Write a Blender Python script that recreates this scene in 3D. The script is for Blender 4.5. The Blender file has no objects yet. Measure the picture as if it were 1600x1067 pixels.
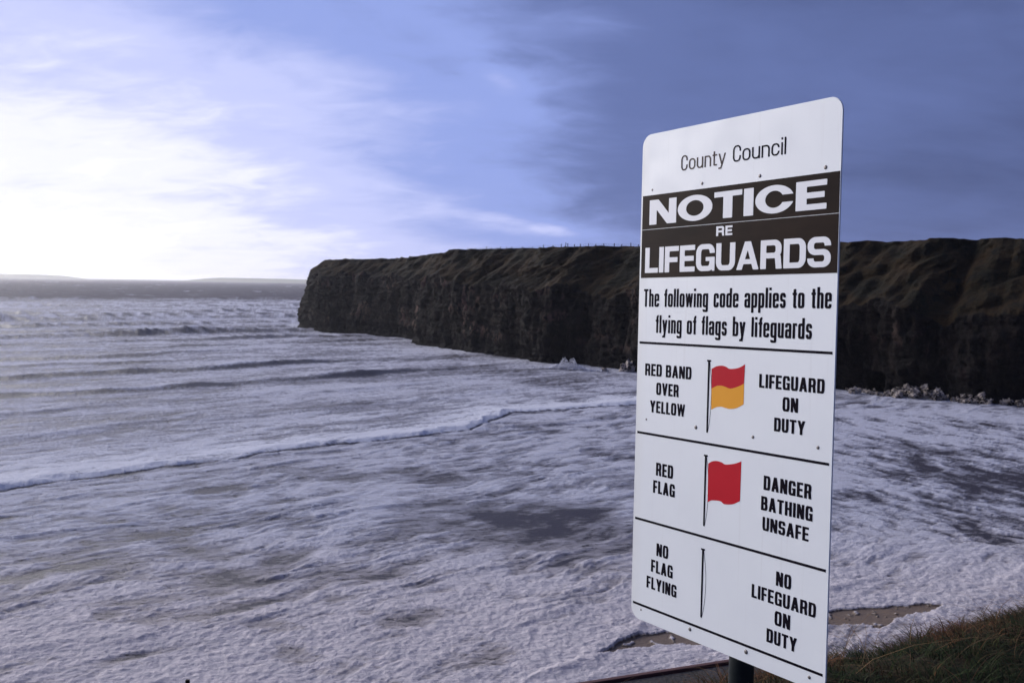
import bpy, bmesh, math, random
import numpy as np
from mathutils import Matrix, Vector
random.seed(7)
rng = np.random.default_rng(11)
SC = bpy.context.scene
COL = SC.collection

# ------------------------------------------------------------------ camera
H = 18.0                                   # eye height above the sea
cam_d = bpy.data.cameras.new('camera'); cam = bpy.data.objects.new('camera', cam_d); COL.objects.link(cam)
cam_d.sensor_width = 36.0; cam_d.lens = 36.0; cam_d.clip_start = 0.1; cam_d.clip_end = 60000
cam.matrix_world = Matrix(((0.999864, -0.016498, 0.0, 0.0), (0.000911, 0.055221, -0.998474, 0.0),
                           (0.016473, 0.998338, 0.055228, H), (0, 0, 0, 1)))
cam_d.dof.use_dof = True; cam_d.dof.focus_distance = 2.75; cam_d.dof.aperture_fstop = 16.0
SC.camera = cam

# ------------------------------------------------------------------ world, sun, exposure
SUN_AZ, SUN_EL = math.radians(-54), math.radians(20)      # azimuth from +Y, negative = left of view
world = bpy.data.worlds.new('World'); SC.world = world; world.use_nodes = True
nt = world.node_tree; nt.nodes.clear()
def wn(t, **k):
    n = nt.nodes.new(t)
    for a, b in k.items(): setattr(n, a, b)
    return n
def wl(a, b): nt.links.new(a, b)
def wm(op, a, b=None, c=None, clamp=False):
    n = wn('ShaderNodeMath', operation=op); n.use_clamp = clamp
    for i, v in enumerate((a, b, c)):
        if v is None: continue
        if isinstance(v, (int, float)): n.inputs[i].default_value = v
        else: wl(v, n.inputs[i])
    return n.outputs[0]
geo = wn('ShaderNodeTexCoord'); sep = wn('ShaderNodeSeparateXYZ'); wl(geo.outputs['Generated'], sep.inputs[0])
dx, dy, dz = sep.outputs
zc = wm('MAXIMUM', dz, 0.0)
az = wm('ARCTAN2', dx, dy); el = wm('ARCSINE', zc)
# cloud-deck coordinates: perspective of a flat deck, so that cloud streaks flatten towards the horizon
inv = wm('DIVIDE', 1.0, wm('ADD', zc, 0.30))
cmb = wn('ShaderNodeCombineXYZ'); wl(wm('MULTIPLY', dx, inv), cmb.inputs[0]); wl(wm('MULTIPLY', dy, inv), cmb.inputs[1])
def noise(scale, detail, rough, dist, off):
    mp = wn('ShaderNodeMapping'); mp.inputs['Location'].default_value = off
    mp.inputs['Rotation'].default_value = (0, 0, math.radians(-20)); mp.inputs['Scale'].default_value = (0.75, 1.25, 1)
    wl(cmb.outputs[0], mp.inputs[0])
    n = wn('ShaderNodeTexNoise'); n.inputs['Scale'].default_value = scale; n.inputs['Detail'].default_value = detail
    n.inputs['Roughness'].default_value = rough; n.inputs['Distortion'].default_value = dist
    wl(mp.outputs[0], n.inputs[0]); return wm('SUBTRACT', n.outputs[0], 0.5)
n1 = noise(1.1, 4, 0.42, 0.2, (3.1, 1.7, 0)); n2 = noise(3.2, 7, 0.52, 0.4, (7.3, 4.2, 2)); n3 = noise(9.0, 6, 0.55, 0.6, (2.3, 8.2, 5))
azw = wm('ADD', az, wm('MULTIPLY', n1, 0.26))
elw = wm('ADD', el, wm('MULTIPLY', n1, 0.10))
def gauss(v, c, s):
    q = wm('DIVIDE', wm('SUBTRACT', v, c), s)
    return wm('EXPONENT', wm('MULTIPLY', wm('MULTIPLY', q, q), -1.0))
def sgm(v, c, s):                            # soft step down
    return wm('DIVIDE', 1.0, wm('ADD', 1.0, wm('EXPONENT', wm('DIVIDE', wm('SUBTRACT', v, c), s))))
behind = sgm(wm('MULTIPLY', az, -1.0), 1.75, 0.25)
glow = wm('MULTIPLY', wm('MULTIPLY', sgm(azw, -0.15, 0.11), sgm(elw, 0.205, 0.055)), behind)
glow = wm('MULTIPLY', glow, wm('SUBTRACT', 1.0, wm('MULTIPLY', sgm(el, 0.03, 0.02), 0.28)))
low = wm('MULTIPLY', sgm(az, 0.10, 0.07), wm('MULTIPLY', sgm(el, 0.045, 0.02), behind))     # bright strip on the horizon
B = wm('ADD', wm('MULTIPLY', glow, 0.68), wm('MULTIPLY', low, 0.17))
mid = wm('MULTIPLY', sgm(azw, 0.085, 0.115), behind)
B = wm('ADD', B, wm('MULTIPLY', mid, 0.35))
B = wm('ADD', wm('ADD', B, 0.115), wm('MULTIPLY', n3, wm('ADD', 0.07, wm('MULTIPLY', B, 0.24))))
B = wm('ADD', B, wm('MULTIPLY', n1, 0.36))
B = wm('ADD', B, wm('MULTIPLY', n2, wm('ADD', 0.24, wm('MULTIPLY', mid, 0.22))))
# two torn bright gaps in the cloud
gapn = wm('ADD', 1.0, wm('MULTIPLY', n2, 4.0))
g1 = wm('MULTIPLY', wm('MULTIPLY', gauss(az, -0.03, 0.035), gauss(wm('ADD', el, wm('MULTIPLY', az, 0.45)), 0.195, 0.018)), gapn)
g2 = wm('MULTIPLY', wm('MULTIPLY', gauss(az, 0.01, 0.06), gauss(wm('ADD', el, wm('MULTIPLY', az, 0.12)), 0.058, 0.008)), gapn)
B = wm('ADD', B, wm('MULTIPLY', g1, 0.20)); B = wm('ADD', B, wm('MULTIPLY', g2, 0.26))
B = wm('MAXIMUM', B, 0.02)
ramp = wn('ShaderNodeValToRGB'); cr = ramp.color_ramp; cr.interpolation = 'EASE'
wl(wm('MULTIPLY', B, 0.8), ramp.inputs[0])
pts = [(0.0, (.068, .092, .225)), (.22, (.135, .184, .43)), (.42, (.31, .40, .84)), (.62, (.60, .65, 1.04)), (.80, (.96, .97, 1.14)), (1.0, (1.45, 1.45, 1.5))]
cr.elements[0].position = 0; cr.elements[0].color = (*[v / 1.5 for v in pts[0][1]], 1)
cr.elements[1].position = 1; cr.elements[1].color = (*[v / 1.5 for v in pts[-1][1]], 1)
for p, c in pts[1:-1]:
    e = cr.elements.new(p); e.color = (*[v / 1.5 for v in c], 1)
sky = wn('ShaderNodeTexSky', sky_type='NISHITA'); sky.sun_disc = False
sky.sun_elevation = SUN_EL; sky.sun_rotation = SUN_AZ
bg_sky = wn('ShaderNodeBackground'); wl(sky.outputs[0], bg_sky.inputs[0]); bg_sky.inputs[1].default_value = 0.05
bg_cl = wn('ShaderNodeBackground'); wl(ramp.outputs[0], bg_cl.inputs[0]); bg_cl.inputs[1].default_value = 1.5
mix = wn('ShaderNodeMixShader'); mix.inputs[0].default_value = 0.95           # a nearly closed cloud deck over the clear sky
wl(bg_sky.outputs[0], mix.inputs[1]); wl(bg_cl.outputs[0], mix.inputs[2])
out = wn('ShaderNodeOutputWorld'); wl(mix.outputs[0], out.inputs['Surface'])

sun_d = bpy.data.lights.new('sun', 'SUN'); sun = bpy.data.objects.new('sun', sun_d); COL.objects.link(sun)
sun_d.energy = 4.7; sun_d.angle = math.radians(55); sun_d.color = (1.0, 0.95, 0.90)
sd = Vector((math.sin(SUN_AZ) * math.cos(SUN_EL), math.cos(SUN_AZ) * math.cos(SUN_EL), math.sin(SUN_EL)))
sun.rotation_euler = sd.to_track_quat('Z', 'Y').to_euler(); sun.location = (-30, 20, 60)
SC.view_settings.view_transform = 'Standard'; SC.view_settings.look = 'None'
SC.view_settings.exposure = 0.0; SC.view_settings.gamma = 1.0; SC.view_settings.use_curve_mapping = False
SC.cycles.use_denoising = True
SC.cycles.max_bounces = 6; SC.cycles.volume_bounces = 1; SC.cycles.transparent_max_bounces = 8

# ------------------------------------------------------------------ helpers
def tag(o, label=None, cat=None, group=None, kind=None):
    if label: o['label'] = label
    if cat: o['category'] = cat
    if group: o['group'] = group
    if kind: o['kind'] = kind
    return o
def link(name, me, mat=None, parent=None):
    o = bpy.data.objects.new(name, me); COL.objects.link(o)
    if mat: me.materials.append(mat)
    if parent: o.parent = parent
    return o
def mesh_np(name, co, quads, smooth=True):
    me = bpy.data.meshes.new(name)
    me.vertices.add(len(co)); me.vertices.foreach_set('co', np.ascontiguousarray(co, np.float32).ravel())
    k = quads.shape[1]
    me.loops.add(quads.size); me.loops.foreach_set('vertex_index', np.ascontiguousarray(quads, np.int32).ravel())
    me.polygons.add(len(quads)); me.polygons.foreach_set('loop_start', np.arange(0, quads.size, k, dtype=np.int32))
    me.polygons.foreach_set('loop_total', np.full(len(quads), k, np.int32))
    me.polygons.foreach_set('use_smooth', np.full(len(quads), smooth))
    me.update(calc_edges=True); return me
def grid_quads(nr, nc):
    i = np.arange(nr * nc).reshape(nr, nc)
    return np.stack([i[:-1, :-1], i[:-1, 1:], i[1:, 1:], i[1:, :-1]], -1).reshape(-1, 4)
def attr(me, name, rgb):
    a = me.color_attributes.new(name, 'FLOAT_COLOR', 'POINT')
    c = np.ones((len(rgb), 4), np.float32); c[:, :rgb.shape[1]] = rgb
    a.data.foreach_set('color', c.ravel())
PERM = rng.permutation(65536).astype(np.int64)
def perlin(x, y, seed=0):
    xi = np.floor(x).astype(np.int64); yi = np.floor(y).astype(np.int64); xf = x - xi; yf = y - yi
    def g(ix, iy, fx, fy):
        h = PERM[(PERM[(ix + seed * 131) & 65535] + iy) & 65535]
        a = h * (2 * math.pi / 65536)
        return np.cos(a) * fx + np.sin(a) * fy
    u = xf * xf * xf * (xf * (xf * 6 - 15) + 10); v = yf * yf * yf * (yf * (yf * 6 - 15) + 10)
    a = g(xi, yi, xf, yf); b = g(xi + 1, yi, xf - 1, yf); c = g(xi, yi + 1, xf, yf - 1); d = g(xi + 1, yi + 1, xf - 1, yf - 1)
    return ((a + (b - a) * u) * (1 - v) + (c + (d - c) * u) * v) * 1.5
def fbm(x, y, o=4, seed=0, gain=.5, lac=2.03):
    s = 0; a = 1.; t = 0
    for k in range(o):
        s = s + a * perlin(x + 17.3 * k, y - 9.1 * k, seed + k); t += a; a *= gain; x = x * lac; y = y * lac
    return s / t
def ridged(x, y, o=4, seed=0, gain=.5):
    s = 0; a = 1.; t = 0
    for k in range(o):
        s = s + a * (1 - np.abs(perlin(x + 11.3 * k, y + 5.1 * k, seed + k)) * 2); t += a; a *= gain; x = x * 2.1; y = y * 2.1
    return s / t
def sstep(a, b, x):
    t = np.clip((x - a) / (b - a), 0, 1); return t * t * (3 - 2 * t)
def ground(px, py):
    """where a sight line through a point of the 1600 px wide photograph meets the sea"""
    c = cam.matrix_world @ Vector(((px - 800) / 1600, (533.5 - py) / 1600, -1)) - cam.matrix_world.translation
    k = -H / c.z; return (c.x * k, c.y * k)

# ------------------------------------------------------------------ material helpers
class NT:
    def __init__(s, name, rough=.8, spec=.3):
        s.m = bpy.data.materials.new(name); s.m.use_nodes = True; s.t = s.m.node_tree
        s.b = s.t.nodes['Principled BSDF']; s.b.inputs['Roughness'].default_value = rough
        s.b.inputs['Specular IOR Level'].default_value = spec
    def n(s, t, **k):
        q = s.t.nodes.new(t)
        for a, b in k.items(): setattr(q, a, b)
        return q
    def set(s, sock, v):
        if isinstance(v, bpy.types.NodeSocket): s.t.links.new(v, sock)
        elif isinstance(v, tuple) and len(v) == 3 and sock.type == 'RGBA': sock.default_value = (*v, 1)
        else: sock.default_value = v
    def co(s, scale=(1, 1, 1), rot=(0, 0, 0), src='Object'):
        c = s.n('ShaderNodeTexCoord'); m = s.n('ShaderNodeMapping'); s.t.links.new(c.outputs[src], m.inputs[0])
        m.inputs['Rotation'].default_value = rot; m.inputs['Scale'].default_value = scale; return m.outputs[0]
    def noise(s, vec, scale, detail=4, rough=.55, dist=0.):
        q = s.n('ShaderNodeTexNoise'); s.set(q.inputs['Vector'], vec)
        for a, b in (('Scale', scale), ('Detail', detail), ('Roughness', rough), ('Distortion', dist)): q.inputs[a].default_value = b
        return q.outputs[0]
    def math(s, op, a, b=0., clamp=False):
        q = s.n('ShaderNodeMath', operation=op); q.use_clamp = clamp; s.set(q.inputs[0], a); s.set(q.inputs[1], b); return q.outputs[0]
    def rng(s, v, a, b, c=0., d=1.):
        q = s.n('ShaderNodeMapRange', interpolation_type='SMOOTHSTEP'); s.set(q.inputs[0], v)
        for i, k in enumerate((a, b, c, d)): s.set(q.inputs[i + 1], k)
        return q.outputs[0]
    def mix(s, f, a, b):
        q = s.n('ShaderNodeMix', data_type='RGBA'); s.set(q.inputs[0], f); s.set(q.inputs[6], a); s.set(q.inputs[7], b); return q.outputs[2]
    def color(s, v): s.set(s.b.inputs['Base Color'], v)
    def bump(s, h, dist, strength=1., prev=None):
        q = s.n('ShaderNodeBump'); s.set(q.inputs['Height'], h); q.inputs['Distance'].default_value = dist; q.inputs['Strength'].default_value = strength
        if prev: s.t.links.new(prev, q.inputs['Normal'])
        s.t.links.new(q.outputs[0], s.b.inputs['Normal']); return q.outputs[0]
    def vc(s, name):
        a = s.n('ShaderNodeAttribute', attribute_name=name); x = s.n('ShaderNodeSeparateColor'); s.t.links.new(a.outputs['Color'], x.inputs[0]); return x.outputs

# ------------------------------------------------------------------ sea
CA, CB = .69, .72                        # crest direction (CA, CB); seaward direction (-CB, CA)
def st(x, y): return -CB * x + CA * y, CA * x + CB * y
def build_sea():
    ys = np.linspace(1135, 449.0, 700)
    D = np.concatenate([[14, 18, 22], H * 1600 / (ys - 443.9), [7500, 10000, 14000, 20000]])
    D = np.unique(D)
    tx = np.concatenate([np.linspace(-1.5, -.56, 90, endpoint=False), np.linspace(-.56, .56, 1040), np.linspace(.56, 1.5, 91)[1:]])
    DD, TX = np.meshgrid(D, tx, indexing='ij')
    x = DD * TX; y = DD.copy(); y0 = y; x0 = x
    nr, nc = x.shape
    s, t = st(x, y)
    wx = fbm(x / 14, y / 14, 3, 50) * 3; wy = fbm(x / 14, y / 14, 3, 60) * 3
    rag = fbm(x / 3.2, y / 3.2, 4, 65)
    fp = np.array([ground(*p) for p in [(0, 765), (150, 744), (300, 723), (400, 709), (500, 695), (560, 689), (650, 679), (735, 671), (765, 657), (800, 643), (880, 638), (990, 632)]])
    fs, ft = st(fp[:, 0], fp[:, 1])
    front = np.interp(t, ft, fs) + fbm(t / 7, t * 0 + 3.3, 4, 3) * 1.3 + rag * .55
    d = s - front
    z = np.zeros_like(x)
    fade_c = 1 - sstep(130, 165, t)                     # the front dies out before the cliff
    z += sstep(-.1, .8 + 2.0 * (rag + .4).clip(.05, 1), d) * (.31 * np.exp(-np.maximum(d, 0) / 6) + .09) * (.45 + 1.3 * (fbm(t / 16, t * 0 + 4.4, 4, 67) + .45)).clip(.25, 1.7) * (.55 + .45 * fade_c) * (1 + .35 * fbm(t / 9, d / 9, 3, 6))
    # a faint second lip on the right part of the front
    fp2 = np.array([ground(*p) for p in [(735, 671), (860, 664), (1000, 649)]]); s2, t2 = st(fp2[:, 0], fp2[:, 1])
    d2 = s - np.interp(t, t2, s2); on2 = sstep(t2[0] - 3, t2[0] + 6, t)
    z += on2 * .22 * sstep(-.2, .7, d2) * np.exp(-np.maximum(d2, 0) / 5)
    crest = np.zeros_like(x); face = np.zeros_like(x)
    rows = [(6.7, .25, 0), (7.8, .3, 1), (8.95, .9, 2), (10.5, 1.0, 3), (11.8, .5, 4), (13.0, 1.2, 5), (14.3, .5, 21), (15.6, .8, 6), (17.5, 2.0, 7), (19.2, .9, 22), (21.3, 1.3, 8), (24.0, 2.8, 9), (26.5, 1.4, 23),
            (29, 1.6, 10), (36, 1.6, 11), (49, 2.1, 12), (60, 2.1, 13), (74, 2.2, 14), (92, 2.2, 15), (118, 2.2, 16), (150, 2.2, 17), (200, 2.4, 18)]
    for sh, A, k in rows:
        sc = sh * H + fbm(t / (30 + sh), t * 0 + k * 7.7, 4, 20 + k) * (2.2 + sh * .22) * 2 + 1.1 * fbm(t / 7, t * 0 + k * 3.3, 3, 220 + k)
        L = (1.6 + sh * .055) * (1. if sh < 40 else sh / 40.)
        dd = s - sc
        amp = A * (.62 + 1.1 * fbm(t / (22 + 1.6 * sh), t * 0 + k * 3.1, 3, 40 + k)).clip(.3, 1.5) * (1 - .85 * sstep(6.3 * H, 8.8 * H, t) * (1. if sh < 14 else 0.))
        prof = np.where(dd < 0, np.exp(-(dd / L) ** 2), np.exp(-(dd / (L * 3.6)) ** 2))
        z += amp * prof * (1 + .45 * fbm(t / (5 + .45 * sh), dd / (2. + .15 * sh), 4, 70 + k))
        w = amp / (A + .01)
        crest += np.exp(-((dd - L * .15) / (L * .55)) ** 2) * w * min(A, 1)
        face += np.exp(-((dd + L * .85) / (L * .75)) ** 2) * w * min(A, 1) ** .5
    open_sea = sstep(40 * H, 54 * H, s + 120 * fbm(s / 90, t / 120, 4, 139))
    z += .5 * fbm(s / 26, t / 40, 5, 80) * sstep(11 * H, 25 * H, s) + .22 * fbm(s / 5, t / 9, 4, 90) * sstep(5.6 * H, 9 * H, s)
    z += .8 * open_sea * fbm(s / 60, t / 90, 5, 95)
    # ---- foam cover: 1 thick foam, .5 thin film, 0 open water
    outer = sstep(-.1, .4, d)
    su, tu = (s + wx * .8) , (t + wy)
    streak = fbm(su / 2.6, tu / 9, 5, 101, .6); blot = fbm(su / 16, tu / 42, 4, 111); fine = fbm(su / .8, tu / 2.6, 4, 121, .62)
    fo = .70 + .65 * streak + .70 * blot + .45 * fine
    fo = fo + .25 * crest - .95 * face * (1 + 1.6 * streak) * sstep(6 * H, 9 * H, s)
    fo = fo + .48 * np.exp(-np.maximum(d, 0) / 7)                    # clean white water behind the front
    ow = .10 + .35 * fbm(s / 12, t / 30, 3, 138) + .55 * fbm(s / 22, t / 46, 5, 131, .6) + .55 * crest * (fbm(t / 60, s / 60, 3, 133) > .05)
    fo = fo * (1 - open_sea) + ow * open_sea; seam = np.exp(-((d + .05) / .30) ** 2) * (.6 + 1.2 * fbm(t / 5, t * 0 + 9, 3, 137)).clip(0, 1.3) * fade_c
    # inner zone
    lum = ridged(su / 3.2, tu / 7.5, 5, 141, .55)
    bi = fbm(su / 9, tu / 20, 4, 151, .55); bi2 = fbm(su / 2.2, tu / 6, 4, 156, .55)
    fi = .74 + .50 * bi + .70 * bi2 + .40 * (lum - .5) + .40 * fine
    dark = 0; 
    def blob(px, py, rx, ry, a, ang=0.):
        gx, gy = ground(px, py); r = math.hypot(gx, gy)
        k = r / 1600; ax = rx * k; ay = ry * k * r / H                 # half axes on the water
        u = x + wx * .5 - gx; v = y + wy * .5 - gy
        c, sn = math.cos(ang), math.sin(ang); u, v = u * c + v * sn, -u * sn + v * c
        return a * np.exp(-((u / ax) ** 2 + (v / ay) ** 2) ** 1.5)
    for b in [(700, 800, 95, 24, .50), (840, 815, 110, 30, .62), (900, 790, 60, 16, .3), (450, 868, 34, 15, .55), (355, 905, 30, 22, .42), (160, 962, 20, 10, .4), (690, 745, 70, 6, .25), (560, 742, 60, 6, .25),
              (430, 982, 26, 10, .45), (470, 1030, 36, 14, .5), (590, 893, 40, 8, .5), (230, 975, 30, 8, .4), (120, 848, 60, 10, .15), (330, 860, 60, 10, .3), (830, 850, 60, 10, .4),
              (960, 820, 60, 30, .3)]:
        dark = dark + blob(*b)
    fi = fi - .72 * dark * (1 + 2.4 * bi2 + 1.4 * fine + 1.2 * streak).clip(0, 2.2)
    # right bay: long dark streaks that run down the wind
    zr = sstep(.24, .34, TX) * sstep(3.95 * H, 4.2 * H, y + .35 * (x - .4 * y)) * (1 - sstep(8.0 * H, 9.0 * H, y))
    a2, b2 = .43, -.90
    u2 = x * a2 + y * b2; v2 = x * b2 - y * a2
    st2 = (.62 * fbm(u2 / 4.2 + wx * .2, v2 / 1.5 + wy * .3, 6, 161, .68) + .5 * fbm((u2 + .5 * v2) / 9, (v2 - .4 * u2) / 3.2, 5, 164, .6)); bl2 = fbm(u2 / 26, v2 / 15, 3, 171)
    centre = 0
    for b in [(1560, 740, 190, 60, .42), (1600, 835, 130, 26, .36), (1400, 790, 120, 22, .26), (1340, 860, 110, 16, .2), (1600, 670, 120, 18, .2), (1440, 700, 120, 10, .2), (1330, 775, 60, 8, .2), (1330, 655, 60, 4, .2)]:
        centre = centre + blob(*b)
    fr = .98 + 1.5 * st2 + .45 * bl2 - 1.15 * centre + .35 * fine
    fi = fi * (1 - zr) + fr * zr
    fi = fi - 1.5 * seam; fo = fo - .9 * seam
    # shore: piled-up clean foam, and the brown pool left bare
    shore = 1 - sstep(3.05 * H, 3.75 * H, y - .22 * x)
    fi = fi + shore * .28
    fo = fo * outer + fi * (1 - outer)
    pool = np.array([ground(*p) for p in [(1200, 985), (1290, 955), (1350, 950), (1400, 947), (1470, 943), (1462, 950), (1440, 958), (1400, 968), (1372, 982), (1340, 978), (1290, 975), (1240, 990)]])
    def inside(poly):
        px, py = x + wx * .10 + .35 * fine, y + wy * .3 + .9 * bi2; ins = np.zeros(x.shape, bool); j = len(poly) - 1
        for i in range(len(poly)):
            xi, yi = poly[i]; xj, yj = poly[j]
            ins ^= ((yi > py) != (yj > py)) & (px < (xj - xi) * (py - yi) / (yj - yi + 1e-9) + xi); j = i
        return ins
    pool2 = np.array([ground(*p) for p in [(935, 1020), (960, 1003), (1000, 990), (1060, 978), (1120, 985), (1150, 1000), (1080, 1003), (1030, 1004), (985, 1010)]])
    pm = (inside(pool) | inside(pool2)).astype(float)
    fleck = sstep(.16, .40, fbm(x / .55, y / .9, 3, 181))
    fo = np.where(pm > 0, .08 + .75 * fleck, fo)
    fo = fo.clip(0, 1.35)
    # ---- relief of the foam itself
    thick = sstep(.35, .95, fo)
    near = 1 - sstep(7 * H, 16 * H, y)
    lump = (.05 * (lum - .55) + .12 * fine + .04 * bi2) * (1 - outer) + (.16 * streak + .12 * fine) * outer
    z += near * thick * (.09 + .62 * lump * (1 - .5 * zr)) 
    z += near * thick * .07 * fbm(x / .45, y / .6, 3, 191) * (1 - sstep(3 * H, 5 * H, y))
    # ridges that follow the old swash lines
    rl = ridged(su / 6.5, tu / 45, 2, 201); z += near * (1 - outer) * (1 - zr) * .10 * sstep(.62, .95, rl) * thick
    z += shore * .10 * (1 + fbm(x / 5, y / 5, 3, 205)) - .03 * pm
    z -= .15
    co = np.stack([x, y, z], -1).reshape(-1, 3)
    me = mesh_np('sea', co, grid_quads(nr, nc))
    sandy = np.maximum(pm, .0)
    shorec = (1 - sstep(2.9 * H, 4.6 * H, y - .15 * x))
    attr(me, 'far', np.stack([open_sea, (outer * np.exp(-(np.maximum(d, 0) / (13 + 16 * fbm(t / 16, d / 12, 4, 69)).clip(3, 40)) ** 2) + .9 * crest * (1 - open_sea) * sstep(-.15, .25, streak + .1)).clip(0, 1), open_sea], -1).reshape(-1, 3))
    attr(me, 'cover', np.stack([fo / 1.35, sandy, shorec], -1).reshape(-1, 3))
    m = NT('sea_foam', .6, .16)
    r_, g_, b_ = m.vc('cover')[:3]
    rot = math.atan2(CB, CA)
    v1 = m.co((1, 1, 1)); va = m.co((.36, 1, 1), (0, 0, -rot))
    # anisotropic fine texture along the crests
    nf = m.noise(va, 3.6, 6, .68, .4); nc_ = m.noise(va, .9, 5, .6, .5); nb = m.noise(v1, 7.0, 4, .65)
    cov = m.math('MULTIPLY', r_, 1.35)
    cov = m.math('ADD', cov, m.math('MULTIPLY', m.math('SUBTRACT', nf, .5), .95))
    cov = m.math('ADD', cov, m.math('MULTIPLY', m.math('SUBTRACT', nc_, .5), .45))
    nd = m.noise(m.co((.55, 1, 1), (0, 0, -rot)), 2.0, 6, .72, .3)
    cov = m.math('SUBTRACT', cov, m.rng(nd, .54, .68, 0., .34))
    far = m.vc('far')[0]
    f_thin = m.rng(cov, .18, .50); f_thick = m.rng(cov, .48, .92)
    water = m.mix(g_, m.mix(far, (.042, .037, .045), (.062, .056, .078)), (.17, .125, .09))
    thinc = m.mix(b_, (.215, .215, .255), (.30, .27, .27))
    thinc = m.mix(g_, thinc, (.24, .19, .14))
    foamc = m.mix(b_, (.535, .55, .63), (.60, .545, .55))
    mott = m.rng(m.noise(va, 2.6, 6, .75, .6), .34, .66)
    foamc2 = m.mix(m.math('MULTIPLY', mott, .8), foamc, (.34, .33, .365)); foamc2 = m.mix(m.math('MULTIPLY', m.vc('far')[1], .7), foamc2, (.70, .71, .76))
    c = m.mix(f_thin, water, thinc); c = m.mix(f_thick, c, foamc2); m.color(c)
    m.set(m.b.inputs['Roughness'], m.math('ADD', m.rng(cov, .2, .8, .48, .85), m.math('MULTIPLY', far, .3))); m.set(m.b.inputs['Specular IOR Level'], m.math('SUBTRACT', .16, m.math('MULTIPLY', far, .08)))
    pf = m.bump(m.math('MULTIPLY', m.noise(va, .10, 5, .65), far), 9.0, 1.0)
    hb = m.math('ADD', m.math('MULTIPLY', nf, 1.0), m.math('MULTIPLY', nb, .5))
    p = m.bump(m.math('MULTIPLY', hb, m.math('ADD', m.math('MULTIPLY', f_thin, .8), .2)), .12, 1.0, pf)
    m.bump(m.noise(va, 9.0, 4, .6), .08, .9, p)
    o = link('sea', me, m.m); tag(o, kind='structure', label='foam covered stormy sea running up into the bay')
    return o
sea = build_sea()

# ------------------------------------------------------------------ cliff headland
def rock_grass_mat():
    m = NT('cliff_rock_and_grass', .9, .15)
    g, wet, exp_ = m.vc('zone')[:3]
    v = m.co(); vs = m.co((1, 1, .35))
    n1 = m.noise(v, .12, 6, .6); n2 = m.noise(vs, .55, 6, .65); n3 = m.noise(v, 2.2, 5, .6)
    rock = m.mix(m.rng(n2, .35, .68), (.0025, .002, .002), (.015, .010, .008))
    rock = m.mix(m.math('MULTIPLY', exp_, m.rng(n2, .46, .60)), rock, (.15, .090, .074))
    rock = m.mix(m.math('MULTIPLY', wet, .75), rock, (.006, .005, .006))
    gr = m.mix(m.rng(n1, .38, .62), (.0065, .0065, .0015), (.031, .017, .004))
    gr = m.mix(m.math('MULTIPLY', m.rng(n3, .45, .75), .5), gr, (.046, .026, .007))
    gr = m.mix(m.rng(m.noise(v, .35, 4, .6), .5, .7), gr, (.005, .0045, .002))
    gm = m.rng(m.math('ADD', g, m.math('MULTIPLY', m.math('SUBTRACT', n2, .5), .5)), .42, .58)
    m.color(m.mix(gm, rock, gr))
    p = m.bump(n2, 1.3, 1.0); p = m.bump(n3, .5, 1.0, p); m.bump(m.noise(v, 6., 4, .6), .2, 1.0, p)
    return m.m
RIM = []
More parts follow.
